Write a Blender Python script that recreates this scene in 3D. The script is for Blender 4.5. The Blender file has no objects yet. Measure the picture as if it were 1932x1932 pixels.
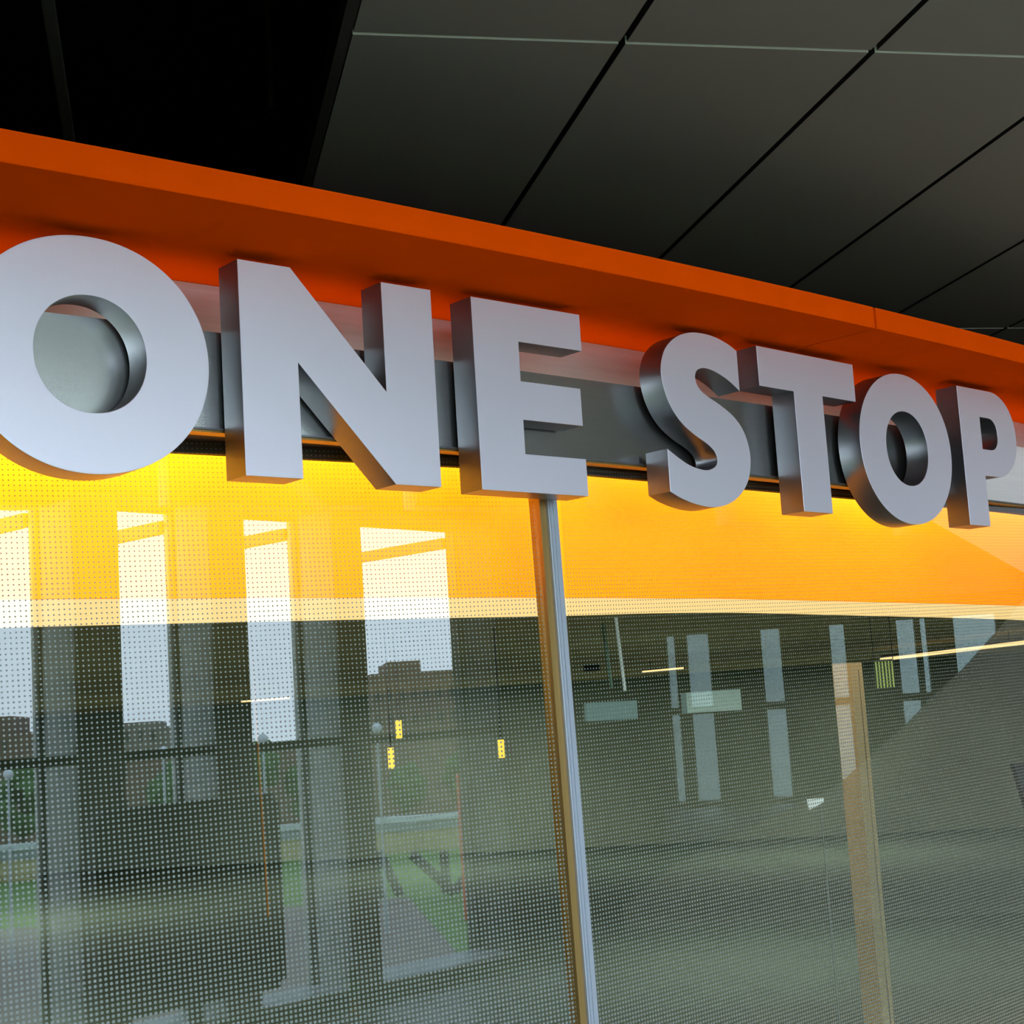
import bpy, bmesh, math, random
from mathutils import Vector, Matrix
random.seed(4)
S = bpy.context.scene
COL = S.collection
rad = math.radians
EYE = 1.6

# ------------------------------------------------------------------ camera
cam = bpy.data.cameras.new('camera')
co = bpy.data.objects.new('camera', cam)
COL.objects.link(co)
cam.sensor_fit = 'HORIZONTAL'
cam.sensor_width = 36.0
cam.lens = 36.0 * 2968.0 / 1932.0
cam.clip_start = 0.02
cam.clip_end = 1000
p_, r_ = rad(7.503), rad(-3.614)
F = Vector((0, math.cos(p_), math.sin(p_)))
u_ = Vector((0, -math.sin(p_), math.cos(p_)))
x_ = Vector((1, 0, 0))
Rr = math.cos(r_) * x_ + math.sin(r_) * u_
Uu = -math.sin(r_) * x_ + math.cos(r_) * u_
co.matrix_world = Matrix(((Rr.x, Uu.x, -F.x, 0), (Rr.y, Uu.y, -F.y, 0), (Rr.z, Uu.z, -F.z, EYE), (0, 0, 0, 1)))
S.camera = co

# ------------------------------------------------------------------ world (overcast daylight)
SKY = 1.0
w = bpy.data.worlds.new('sky')
S.world = w
w.use_nodes = True
nt = w.node_tree
nt.nodes.clear()
out = nt.nodes.new('ShaderNodeOutputWorld')
bg = nt.nodes.new('ShaderNodeBackground')
tc = nt.nodes.new('ShaderNodeTexCoord')
sep = nt.nodes.new('ShaderNodeSeparateXYZ')
rmp = nt.nodes.new('ShaderNodeValToRGB')
rmp.color_ramp.elements[0].position = 0.0
rmp.color_ramp.elements[0].color = (0.71, 0.85, 1.0, 1)
rmp.color_ramp.elements[1].position = 0.35
rmp.color_ramp.elements[1].color = (0.57, 0.76, 1.0, 1)
nt.links.new(tc.outputs['Generated'], sep.inputs[0])
nt.links.new(sep.outputs['Z'], rmp.inputs[0])
nt.links.new(rmp.outputs[0], bg.inputs[0])
bg.inputs[1].default_value = 14.5 * SKY
nt.links.new(bg.outputs[0], out.inputs[0])

S.view_settings.view_transform = 'Standard'
S.view_settings.look = 'None'
S.view_settings.gamma = 1.0
S.view_settings.use_curve_mapping = False
S.view_settings.exposure = 0.0
cy = S.cycles
cy.max_bounces = 8
cy.diffuse_bounces = 4
cy.glossy_bounces = 4
cy.transmission_bounces = 4
cy.transparent_max_bounces = 12
cy.caustics_reflective = False
cy.caustics_refractive = False
cy.sample_clamp_indirect = 6.0
cy.use_denoising = True


# ------------------------------------------------------------------ materials
def new_mat(name):
    m = bpy.data.materials.new(name)
    m.use_nodes = True
    m.node_tree.nodes.clear()
    o = m.node_tree.nodes.new('ShaderNodeOutputMaterial')
    return m, m.node_tree, o


def N(nt, t, **kw):
    n = nt.nodes.new(t)
    for k, v in kw.items():
        setattr(n, k, v)
    return n


def pbr(name, col, rough=0.5, metal=0.0, noise=0.0, nscale=20.0, bump=0.0, bscale=200.0, stretch=(1, 1, 1), rvar=0.0, spec=0.5, emit=None, estr=0.0, coords='Object'):
    m, nt, o = new_mat(name)
    b = N(nt, 'ShaderNodeBsdfPrincipled')
    nt.links.new(b.outputs[0], o.inputs[0])
    b.inputs['Base Color'].default_value = (*col, 1)
    b.inputs['Roughness'].default_value = rough
    b.inputs['Metallic'].default_value = metal
    b.inputs['Specular IOR Level'].default_value = spec
    if emit:
        b.inputs['Emission Color'].default_value = (*emit, 1)
        b.inputs['Emission Strength'].default_value = estr
    tc = N(nt, 'ShaderNodeTexCoord')
    mp = N(nt, 'ShaderNodeMapping')
    mp.inputs['Scale'].default_value = stretch
    nt.links.new(tc.outputs[coords], mp.inputs[0])
    if noise:
        n = N(nt, 'ShaderNodeTexNoise')
        n.inputs['Scale'].default_value = nscale
        n.inputs['Detail'].default_value = 5
        nt.links.new(mp.outputs[0], n.inputs['Vector'])
        mr = N(nt, 'ShaderNodeMapRange')
        mr.inputs['From Min'].default_value = 0.25
        mr.inputs['From Max'].default_value = 0.75
        mr.inputs['To Min'].default_value = 1 - noise
        mr.inputs['To Max'].default_value = 1 + noise
        nt.links.new(n.outputs['Fac'], mr.inputs[0])
        vm = N(nt, 'ShaderNodeVectorMath', operation='SCALE')
        vm.inputs[0].default_value = col
        nt.links.new(mr.outputs[0], vm.inputs['Scale'])
        nt.links.new(vm.outputs[0], b.inputs['Base Color'])
        if rvar:
            m2 = N(nt, 'ShaderNodeMapRange')
            m2.inputs['To Min'].default_value = rough - rvar
            m2.inputs['To Max'].default_value = rough + rvar
            nt.links.new(n.outputs['Fac'], m2.inputs[0])
            nt.links.new(m2.outputs[0], b.inputs['Roughness'])
    if bump:
        n = N(nt, 'ShaderNodeTexNoise')
        n.inputs['Scale'].default_value = bscale
        n.inputs['Detail'].default_value = 2
        nt.links.new(mp.outputs[0], n.inputs['Vector'])
        bp = N(nt, 'ShaderNodeBump')
        bp.inputs['Strength'].default_value = bump
        bp.inputs['Distance'].default_value = 0.001
        nt.links.new(n.outputs['Fac'], bp.inputs['Height'])
        nt.links.new(bp.outputs[0], b.inputs['Normal'])
    return m


def emis(name, col, strength):
    m, nt, o = new_mat(name)
    e = N(nt, 'ShaderNodeEmission')
    e.inputs[0].default_value = (*col, 1)
    e.inputs[1].default_value = strength
    nt.links.new(e.outputs[0], o.inputs[0])
    return m


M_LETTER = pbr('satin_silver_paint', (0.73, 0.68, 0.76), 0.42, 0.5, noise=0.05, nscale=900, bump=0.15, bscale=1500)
M_LETTER_SHADED = pbr('silver_return_shaded', (0.17, 0.165, 0.175), 0.34, 0.85, noise=0.04, nscale=900)  # same silver as the faces, with the sides' shade put into the colour
M_BLACK = pbr('black_matte', (0.006, 0.006, 0.006), 0.7)
M_STEEL = pbr('brushed_stainless', (0.68, 0.68, 0.66), 0.25, 1.0, noise=0.05, nscale=3, stretch=(1, 1, 90))
M_SATIN = pbr('satin_stainless', (0.60, 0.58, 0.56), 0.38, 0.7, noise=0.08, nscale=5, stretch=(1, 1, 20))
M_ORANGE = pbr('orange_enamel', (0.95, 0.080, 0.0005), 0.42, 0.0, noise=0.03, nscale=12, spec=0.0)
M_BRONZE = pbr('amber_aluminium', (0.36, 0.22, 0.07), 0.40, 0.7)
M_ALU = pbr('anodised_aluminium', (0.42, 0.45, 0.50), 0.42, 0.6, noise=0.08, nscale=60, stretch=(30, 30, 0.5))
M_CEIL = pbr('charcoal_ceiling_panel', (0.180, 0.160, 0.140), 0.6, 0.0, noise=0.10, nscale=400)
M_CEILEDGE_LIT = pbr('panel_edge_lit', (0.60, 0.57, 0.52), 0.5, 0.0)
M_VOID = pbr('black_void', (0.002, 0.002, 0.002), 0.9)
M_DARK = pbr('dark_wall', (0.045, 0.043, 0.036), 0.8, noise=0.1, nscale=3)
M_FLOOR = pbr('floor_terrazzo', (0.28, 0.27, 0.25), 0.45, noise=0.1, nscale=60)
M_PIER = pbr('pier_plaster', (0.50, 0.50, 0.44), 0.7, noise=0.05, nscale=8)
M_FRAME = pbr('window_frame_metal', (0.05, 0.05, 0.04), 0.5, 0.3)


def frit_glass(name, pitch_u, tilt_deg):
    m, nt, o = new_mat(name)
    L = nt.links.new
    tc = N(nt, 'ShaderNodeTexCoord')
    sp = N(nt, 'ShaderNodeSeparateXYZ')
    mp = N(nt, 'ShaderNodeMapping')
    mp.inputs['Rotation'].default_value = (0, rad(tilt_deg), 0)
    L(tc.outputs['Object'], mp.inputs[0])
    L(mp.outputs[0], sp.inputs[0])
    sp0 = N(nt, 'ShaderNodeSeparateXYZ')
    L(tc.outputs['Object'], sp0.inputs[0])

    def cell(sock, pitch):
        d = N(nt, 'ShaderNodeMath', operation='DIVIDE')
        L(sock, d.inputs[0])
        d.inputs[1].default_value = pitch
        f = N(nt, 'ShaderNodeMath', operation='FRACT')
        L(d.outputs[0], f.inputs[0])
        s = N(nt, 'ShaderNodeMath', operation='SUBTRACT')
        L(f.outputs[0], s.inputs[0])
        s.inputs[1].default_value = 0.5
        return s.outputs[0]
    a = cell(sp.outputs['X'], pitch_u)
    b = cell(sp.outputs['Z'], 0.0106)
    cv = N(nt, 'ShaderNodeCombineXYZ')
    L(a, cv.inputs[0])
    L(b, cv.inputs[2])
    ln = N(nt, 'ShaderNodeVectorMath', operation='LENGTH')
    L(cv.outputs[0], ln.inputs[0])
    rr = N(nt, 'ShaderNodeMapRange')
    rr.inputs['From Min'].default_value = 0.93
    rr.inputs['From Max'].default_value = 2.20
    rr.inputs['To Min'].default_value = 0.335
    rr.inputs['To Max'].default_value = 0.115
    L(sp0.outputs['Z'], rr.inputs[0])
    lt = N(nt, 'ShaderNodeMath', operation='LESS_THAN')
    L(ln.outputs['Value'], lt.inputs[0])
    L(rr.outputs[0], lt.inputs[1])
    tr = N(nt, 'ShaderNodeBsdfTransparent')
    tr.inputs[0].default_value = (0.86, 0.93, 0.88, 1)
    gl = N(nt, 'ShaderNodeBsdfGlossy')
    gl.inputs['Roughness'].default_value = 0.0
    gl.inputs[0].default_value = (1, 1, 1, 1)
    fr = N(nt, 'ShaderNodeFresnel')
    fr.inputs[0].default_value = 1.5
    mu = N(nt, 'ShaderNodeMath', operation='MULTIPLY')
    L(fr.outputs[0], mu.inputs[0])
    mu.inputs[1].default_value = 1.2
    mx = N(nt, 'ShaderNodeMixShader')
    L(mu.outputs[0], mx.inputs[0])
    L(tr.outputs[0], mx.inputs[1])
    L(gl.outputs[0], mx.inputs[2])
    df = N(nt, 'ShaderNodeBsdfPrincipled')
    df.inputs['Base Color'].default_value = (0.175, 0.198, 0.172, 1)
    df.inputs['Roughness'].default_value = 0.35
    m2 = N(nt, 'ShaderNodeMixShader')
    L(lt.outputs[0], m2.inputs[0])
    L(mx.outputs[0], m2.inputs[1])
    L(df.outputs[0], m2.inputs[2])
    L(m2.outputs[0], o.inputs[0])
    return m


def clear_mat(name, col):
    m, nt, o = new_mat(name)
    tr = N(nt, 'ShaderNodeBsdfTransparent')
    tr.inputs[0].default_value = (*col, 1)
    nt.links.new(tr.outputs[0], o.inputs[0])
    return m


M_GL = frit_glass('dotted_glass_wide', 0.0112, 1.6)
M_GR = frit_glass('dotted_glass_square', 0.0106, 1.6)
M_CLEAR = clear_mat('clear_glass_edge', (0.97, 0.985, 0.975))


# ------------------------------------------------------------------ helpers
def link(o, parent=None):
    COL.objects.link(o)
    if parent:
        o.parent = parent
    return o


def obj(name, bm, mats, parent=None, smooth=None):
    me = bpy.data.meshes.new(name)
    bmesh.ops.recalc_face_normals(bm, faces=bm.faces)
    bm.to_mesh(me)
    bm.free()
    for m in (mats if isinstance(mats, (list, tuple)) else [mats]):
        me.materials.append(m)
    if smooth:
        me.shade_smooth()
        me.set_sharp_from_angle(angle=rad(smooth))
    return link(bpy.data.objects.new(name, me), parent)


def tag(o, label, cat, group=None, kind=None):
    o['label'] = label
    o['category'] = cat
    if group:
        o['group'] = group
    if kind:
        o['kind'] = kind
    return o


def struct(o):
    o['kind'] = 'structure'
    return o


def empty(name, loc, rz, label, cat, group=None):
    o = bpy.data.objects.new(name, None)
    o.location = loc
    o.rotation_euler = (0, 0, rz)
    o.empty_display_size = 0.05
    link(o)
    return tag(o, label, cat, group)


def box(bm, x0, x1, y0, y1, z0, z1, mi=0):
    v = [bm.verts.new((x, y, z)) for x in (x0, x1) for y in (y0, y1) for z in (z0, z1)]
    for f in ((0, 1, 3, 2), (4, 6, 7, 5), (0, 4, 5, 1), (2, 3, 7, 6), (0, 2, 6, 4), (1, 5, 7, 3)):
        bm.faces.new([v[i] for i in f]).material_index = mi


def B(*a):
    bm = bmesh.new()
    box(bm, *a)
    return bm


def cyl(bm, p, q, r0, r1=None, n=16, caps=True):
    p, q = Vector(p), Vector(q)
    r1 = r0 if r1 is None else r1
    d = (q - p).normalized()
    a = d.orthogonal().normalized()
    b = d.cross(a)
    A_ = [bm.verts.new(p + (a * math.cos(t) + b * math.sin(t)) * r0) for t in [2 * math.pi * i / n for i in range(n)]]
    B_ = [bm.verts.new(q + (a * math.cos(t) + b * math.sin(t)) * r1) for t in [2 * math.pi * i / n for i in range(n)]]
    for i in range(n):
        bm.faces.new((A_[i], A_[(i + 1) % n], B_[(i + 1) % n], B_[i]))
    if caps:
        bm.faces.new(A_)
        bm.faces.new(B_)


# the curved shopfront: letters stand on an arc of radius RAD seen from its outer side
H = 0.457
KAP = rad(1.0) / H
RAD = 1 / KAP
A0 = rad(39.915)
CX, CY = -17.34034533, 23.27213188


def wall(s, d=0.0):
    a = A0 + s * KAP
    return Vector((CX + (RAD - d) * math.sin(a), CY - (RAD - d) * math.cos(a), 0))


def arc_prism(prof, s0, s1, n=24):
    """prof: closed list of (depth behind the letter faces, height)"""
    bm = bmesh.new()
    rings = []
    for i in range(n + 1):
        s = s0 + (s1 - s0) * i / n
        rings.append([bm.verts.new(wall(s, d) + Vector((0, 0, z))) for d, z in prof])
    k = len(prof)
    for i in range(n):
        for j in range(k):
            bm.faces.new((rings[i][j], rings[i][(j + 1) % k], rings[i + 1][(j + 1) % k], rings[i + 1][j]))
    bm.faces.new(rings[0])
    bm.faces.new(rings[-1])
    return bm


def rect(d0, d1, z0, z1):
    return [(d0, z0), (d1, z0), (d1, z1), (d0, z1)]


def catmull(pts, corners=(), sub=6):
    n = len(pts)
    o = []
    for i in range(n):
        p0, p1, p2, p3 = pts[i - 1], pts[i], pts[(i + 1) % n], pts[(i + 2) % n]
        if i in corners:
            p0 = p1
        if (i + 1) % n in corners:
            p3 = p2
        straight = i in corners and (i + 1) % n in corners
        for k in range(1 if straight else sub):
            t = k / sub
            o.append(tuple(0.5 * ((2 * p1[c]) + (-p0[c] + p2[c]) * t + (2 * p0[c] - 5 * p1[c] + 4 * p2[c] - p3[c]) * t * t
                                  + (-p0[c] + 3 * p1[c] - 3 * p2[c] + p3[c]) * t ** 3) for c in (0, 1)))
    return o


def sup(cx, cy, rx, ry, a0=0, a1=360, n=96, e=2.0):
    o = []
    closed = abs(a1 - a0) >= 360
    for i in range(n if closed else n + 1):
        t = rad(a0 + (a1 - a0) * i / n)
        c, s = math.cos(t), math.sin(t)
        o.append((cx + rx * math.copysign(abs(c) ** (2 / e), c), cy + ry * math.copysign(abs(s) ** (2 / e), s)))
    return o


# ------------------------------------------------------------------ structure of the hall
def quad_prism(pts, z0, z1, mat, name):
    bm = bmesh.new()
    a = [bm.verts.new((x, y, z0)) for x, y in pts]
    b = [bm.verts.new((x, y, z1)) for x, y in pts]
    n = len(pts)
    bm.faces.new(a)
    bm.faces.new(b)
    for i in range(n):
        bm.faces.new((a[i], a[(i + 1) % n], b[(i + 1) % n], b[i]))
    return obj(name, bm, mat)



def tanoff(px, p0, w):
    return w * math.tan(math.atan((px - 966) / 2968) - math.atan((p0 - 966) / 2968))


FLOORP = [(-5.2, -3.82), (13.6, 4.55), (22.4, 5.0), (21.1, 14.5), (8, 24), (-8, 24), (-8, -1.0)]
struct(quad_prism(FLOORP, -0.3, 0.0, M_FLOOR, 'floor'))
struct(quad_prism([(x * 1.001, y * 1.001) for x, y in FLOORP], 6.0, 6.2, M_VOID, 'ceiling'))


def wall_seg(name, p, q, z0, z1, th, mat):
    p, q = Vector((*p, 0)), Vector((*q, 0))
    t = (q - p).normalized()
    n = Vector((-t.y, t.x, 0)) * th
    return struct(quad_prism([(v.x, v.y) for v in (p, q, q + n, p + n)], z0, z1, mat, name))


wall_seg('wall_left', (-8, -1), (-8, 24), 0, 6.0, 0.2, M_DARK)
wall_seg('wall_north', (8, 24), (-8, 24), 0, 6.0, -0.2, M_DARK)
wall_seg('wall_east', (21.1, 14.5), (8, 24), 0, 6.0, -0.2, M_DARK)
wall_seg('wall_south_left', (-5.2, -3.82), (-8, -1.0), 0, 6.0, 0.2, M_DARK)

# --- the window wall behind the photographer (seen only as a reflection in the shopfront glass)
AW = rad(24)
TW = Vector((math.cos(AW), math.sin(AW), 0))
NW = Vector((-math.sin(AW), math.cos(AW), 0))
P0 = Vector((5.079, 0.7755, 0))


def wbox(bm, s0, s1, d0, d1, z0, z1, base=P0, t=TW, n=NW, mi=0):
    v = [bm.verts.new(base + t * s + n * d + Vector((0, 0, z))) for s in (s0, s1) for d in (d0, d1) for z in (z0, z1)]
    for f in ((0, 1, 3, 2), (4, 6, 7, 5), (0, 4, 5, 1), (2, 3, 7, 6), (0, 2, 6, 4), (1, 5, 7, 3)):
        bm.faces.new([v[i] for i in f]).material_index = mi


piers = [(-5.60, -5.30), (-2.60, -2.33), (-1.741, -1.460), (-0.865, -0.612), (0.056, 0.292)]  # the widest bay lies out of view, opened up to light the letters
TOPZ, SILLZ = 2.93, 0.10
bm = bmesh.new()
wbox(bm, -11.0, 9.2, -0.12, 0.30, TOPZ, 6.0)
wbox(bm, -11.0, 9.2, -0.12, 0.30, 0.0, SILLZ - 0.02)
wbox(bm, -11.0, -5.6, -0.12, 0.30, SILLZ - 0.02, TOPZ)
wbox(bm, 1.461, 9.2, -0.12, 0.30, SILLZ - 0.02, TOPZ)
struct(obj('wall_back', bm, M_DARK))
for i, (a, b) in enumerate(piers):
    bm = bmesh.new()
    wbox(bm, a, b, -0.12, 0.30, SILLZ - 0.02, TOPZ)
    struct(obj('trim_%d' % (i + 10), bm, M_PIER))
M_SILL = pbr('white_sill', (0.70, 0.72, 0.74), 0.4)
M_BLIND = pbr('sunshade_metal', (0.10, 0.09, 0.07), 0.5, 0.2)


def portal(base, t, n, s0, s1, z0, z1):
    L = bpy.data.lights.new('window_portal', 'AREA')
    L.shape = 'RECTANGLE'
    L.size = s1 - s0
    L.size_y = z1 - z0
    L.cycles.is_portal = True
    o = bpy.data.objects.new('window_portal', L)
    X = t
    Z = -n          # a lamp shines along its -Z: into the room (+n)
    Y = Z.cross(X)
    c = base + t * (s0 + s1) / 2 + n * -0.14 + Vector((0, 0, (z0 + z1) / 2))
    o.matrix_world = Matrix(((X.x, Y.x, Z.x, c.x), (X.y, Y.y, Z.y, c.y), (X.z, Y.z, Z.z, c.z), (0, 0, 0, 1)))
    COL.objects.link(o)


edges = [p for p in piers] + [(1.461, 9.2)]
for i in range(len(edges) - 1):
    a, b = edges[i][1], edges[i + 1][0]
    tz = TOPZ
    bm = bmesh.new()
    for q in ((a, a + .02), (b - .02, b)):
        wbox(bm, q[0], q[1], -0.06, -0.02, SILLZ, tz)
    wbox(bm, a, b, -0.06, -0.02, tz - .03, tz)
    win = struct(obj('window_%d' % (i + 3), bm, M_FRAME))
    bm = bmesh.new()
    wbox(bm, a, b, 0.255, 0.30, 1.51, 1.56)
    obj('transom', bm, M_FRAME, win)
    bm = bmesh.new()
    wbox(bm, a, b, -0.05, 0.33, SILLZ - .02, SILLZ + .005)
    obj('sill', bm, M_SILL, win)
    bm = bmesh.new()
    wbox(bm, a + .02, b - .02, -0.045, -0.035, SILLZ + .005, tz - .03)
    obj('pane', bm, M_CLEAR, win)
    bm = bmesh.new()
    wbox(bm, b - .03, b + .03, -1.25, -0.12, 2.80, 2.87)
    obj('sunshade_arm', bm, M_BLIND, win)
    portal(P0, TW, NW, a, b, SILLZ, tz)

# --- far end wall of the hall with small windows (also only a reflection)
OR = Vector((-3.83, 3.966, 0))
aR = rad(7.7)
FR = Vector((math.cos(aR), math.sin(aR), 0))
LR = Vector((-math.sin(aR), math.cos(aR), 0))
B2 = OR + FR * 26.0
ints = [(1262, 1281), (1300, 1345), (1440, 1480), (1570, 1602), (1697, 1735), (1742, 1757), (1805, 1890)]
iv = [(tanoff(a, 1500, 26), tanoff(b, 1500, 26)) for a, b in ints]
bm = bmesh.new()
wbox(bm, -2.5, 9, -0.2, 0, 2.8, 6.0, B2, LR, -FR)
wbox(bm, -2.5, 9, -0.2, 0, 0, 0.1, B2, LR, -FR)
prev = -2.5
for a, b in iv + [(9, 9)]:
    wbox(bm, prev, a, -0.2, 0, 0.1, 2.8, B2, LR, -FR)
    prev = b
struct(obj('wall_far', bm, M_DARK))
for i, (a, b) in enumerate(iv):
    bm = bmesh.new()
    wbox(bm, a, b, -0.10, -0.06, 1.50, 1.62, B2, LR, -FR)
    wbox(bm, a, a + .04, -0.12, -0.06, 0.1, 2.8, B2, LR, -FR)
    wn = struct(obj('window_%d' % (i + 20), bm, M_FRAME))
    bm = bmesh.new()
    wbox(bm, a + .04, b, -0.09, -0.08, 0.1, 2.8, B2, LR, -FR)
    obj('pane', bm, M_CLEAR, wn)
    L_ = portal(B2, LR, -FR, a, b, 0.1, 2.8)
a_, b_ = P0 + TW * 9.1, B2 + LR * -2.5
wall_seg('wall_side', (a_.x, a_.y), (b_.x, b_.y), 0, 6.0, -0.2, M_DARK)

# --- hung ceiling of long charcoal panels, 3.085 m up, ending at a dark opening
ZC = 3.085
TH = rad(-12.85)
CA = Vector((math.sin(TH), math.cos(TH), 0))
CB = Vector((math.cos(TH), -math.sin(TH), 0))


def clip(poly, p, n):
    o = []
    for i in range(len(poly)):
        a, b = poly[i], poly[(i + 1) % len(poly)]
        da, db = (a - p).dot(n), (b - p).dot(n)
        if da >= 0:
            o.append(a)
        if da * db < 0:
            o.append(a + (b - a) * (da / (da - db)))
    return o


bm = bmesh.new()
b0, db, a0c, da = 0.447, 0.606, 3.205, 2.58
for i in range(36):
    for j in range(-8, 8):
        x0, x1 = b0 + i * db + (0.0 if i == 0 else .008), b0 + (i + 1) * db - .008
        y0, y1 = a0c + j * da + .006, a0c + (j + 1) * da - .006
        poly = [CB * x + CA * y for x, y in ((x0, y0), (x1, y0), (x1, y1), (x0, y1))]
        poly = clip(poly, P0 + NW * 0.30, NW)
        if len(poly) > 2:
            poly = clip(poly, B2, -FR)
        if len(poly) > 2:
            poly = clip(poly, Vector((8, 24, 0)), Vector((-.59, -.81, 0)))
        if len(poly) < 3:
            continue
        lo = [bm.verts.new(v + Vector((0, 0, ZC))) for v in poly]
        hi = [bm.verts.new(v + Vector((0, 0, ZC + .02))) for v in poly]
        bm.faces.new(lo)
        bm.faces.new(hi)
        for k in range(len(poly)):
            f = bm.faces.new((lo[k], lo[(k + 1) % len(poly)], hi[(k + 1) % len(poly)], hi[k]))
            ed = poly[(k + 1) % len(poly)] - poly[k]
            f.material_index = 1 if abs(ed.normalized().dot(CB)) > .9 else 2  # cross edges painted pale as if lit, joint sides painted black
cl = obj("ceiling", bm, [M_CEIL, M_CEILEDGE_LIT, M_BLACK])
struct(cl)
poly = [CB * x + CA * y for x, y in ((b0 - .02, -14), (22, -14), (22, 24), (b0 - .02, 24))]
poly = clip(clip(poly, P0 + NW * 0.1, NW), B2, -FR)
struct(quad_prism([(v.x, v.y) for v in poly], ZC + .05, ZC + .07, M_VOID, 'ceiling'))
bm = bmesh.new()
v = [CB * x + CA * y for x, y in ((b0 - .030, -2), (b0 - .004, -2), (b0 - .004, 9), (b0 - .030, 9))]
struct(quad_prism([(q.x, q.y) for q in v], ZC - .004, ZC + .07, pbr('black_trim', (.03, .026, .022), .6), 'trim_1'))
bm.free()

# --- things in the dark opening above
v = [CB * x + CA * y for x, y in ((-.205, 1.5), (-.180, 1.5), (-.180, 7), (-.205, 7))]
tag(quad_prism([(q.x, q.y) for q in v], ZC + .1, ZC + .14, pbr('dark_rail', (0.05, 0.045, 0.035), 0.6), 'ceiling_rail'),
    'thin dark grey rail crossing the black ceiling opening at upper left', 'rail')

sp = empty('ceiling_sprinkler', (0.405 * 0 - 0.62, 4.35, 3.42), 0, 'small dim bronze sprinkler head hanging in the black ceiling opening', 'sprinkler')
M_SPR = pbr('sprinkler_bronze', (0.02, 0.012, 0.006), 0.6, 0.3)
bm = bmesh.new()
cyl(bm, (0, 0, 0.0), (0, 0, 1.6), .012)
obj('pipe', bm, M_SPR, sp)
bm = bmesh.new()
cyl(bm, (0, 0, -.035), (0, 0, .0), .016, .02)
cyl(bm, (0, 0, -.05), (0, 0, -.035), .006)
cyl(bm, (0, 0, -.055), (0, 0, -.05), .022, .004)
obj('head', bm, M_SPR, sp)

# ------------------------------------------------------------------ shopfront: glass
def lean(ang):
    a = rad(ang)
    return Vector((math.cos(a), math.sin(a), 0)), Vector((-math.sin(a), math.cos(a), 0))


M3 = wall(.978, .14)


def pane_obj(name, ang, x0, x1, mat, z0, z1):
    """object X runs along the pane, Y into the shop; front face carries the printed dots"""
    bm = bmesh.new()
    box(bm, x0, x1, 0, .010, z0, z1, 1)
    bm.faces.ensure_lookup_table()
    o = obj(name, bm, [mat, M_CLEAR])
    for f in o.data.polygons:
        if f.normal.y < -.9:
            f.material_index = 0
    o.location = (M3.x, M3.y, 0)
    o.rotation_euler = (0, 0, rad(ang))
    return struct(o)


GL = pane_obj('window_1', 36, -4.5, -0.004, M_GL, 0.0, 2.244)
GR = pane_obj('window_2', 44, 0.026, 2.618, M_GR, 0.0, 2.244)
M4 = M3 + lean(44)[0] * 2.62
G3 = pane_obj('window_9', 51.5, 0.004, 2.78, M_GR, 0.0, 2.244)
G3.location = (M4.x, M4.y, 0)

# --- mullion between the two panes (leans a touch, as in the photograph)
mu = empty('mullion', (M3.x, M3.y, 0), rad(40), 'slim grey aluminium post covering the joint between the two dotted glass panes', 'mullion')
mu.rotation_euler = (0, rad(-1.05), rad(40))
bm = bmesh.new()
box(bm, .004, .036, -.022, .03, 0, 2.238)
bmesh.ops.bevel(bm, geom=[e for e in bm.edges], offset=.004, segments=3, affect='EDGES')
obj('cover_cap', bm, M_ALU, mu, 40)
obj('bronze_bead', B(-.016, .004, -.010, .03, 0, 2.238), M_BRONZE, mu)
obj('rib', B(.016, .019, -.0245, -.020, 0, 2.238), M_ALU, mu)
obj('edge_seal', B(.036, .040, -.012, .03, 0, 2.238), pbr('green_seal', (0.12, 0.20, 0.15), 0.4), mu)
mu.location.x -= .037 * math.cos(rad(40)) * -1 * 0.0

# --- sign rail, back panel, channel, header
SL, SR = -3.6, 6.4
rl = empty('sign_rail', wall(0, .1), 0, 'long brushed stainless rail running behind the lower half of the letters', 'rail')


def child_arc(name, prof, mat, parent, s0=SL, s1=SR, n=60):
    o = obj(name, arc_prism(prof, s0, s1, n), mat, smooth=30)
    o.parent = parent
    o.matrix_parent_inverse = Matrix.Translation(-parent.location)
    return o


child_arc('face', rect(.090, .118, 2.2445, 2.452), M_STEEL, rl)
child_arc('lip', rect(.0885, .118, 2.2405, 2.2445), pbr('rail_lip', (.20, .20, .21), .4, .8), rl)
child_arc('cap', rect(.118, .262, 2.446, 2.450), M_STEEL, rl)
child_arc('added_shield', rect(.196, .200, 2.4505, 2.478), M_STEEL, rl)  # unseen lip added to keep the strip's light off the letter undersides
child_arc('added_glow_strip', rect(.215, .245, 2.4505, 2.456), emis('added_strip_glow', (1.0, .78, .60), 4.0), rl)  # unseen glowing strip added to brighten the soffit and backing panel
tag(obj('backing_panel', arc_prism(rect(.265, .275, 2.452, 2.611), SL, SR, 60), M_SATIN, smooth=30),
    'stainless strip above the rail, reflecting the orange soffit as dusty pink', 'panel')
hd = empty('glazing_head', wall(0, .1), 0, 'narrow channel with painted-in amber reflection and black gasket under the stainless rail', 'channel')
child_arc('channel', rect(.095, .132, 2.236, 2.2403), M_BRONZE, hd)  # orange reflected under the rail is put into the amber colour
bm = bmesh.new()
for ang, x0, x1 in ((36, -4.4, -.004), (44, .026, 2.61), (51.5, .01, 2.7)):
    t, n = lean(ang)
    wbox(bm, x0, x1, .016, .036, 2.219, 2.440, M4 if ang > 50 else M3, t, n)
o = obj('header', bm, M_BLACK)
o.parent = hd
o.matrix_parent_inverse = Matrix.Translation(-hd.location)
child_arc('gasket', rect(.134, .262, 2.2455, 2.249), M_BLACK, hd)

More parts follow.
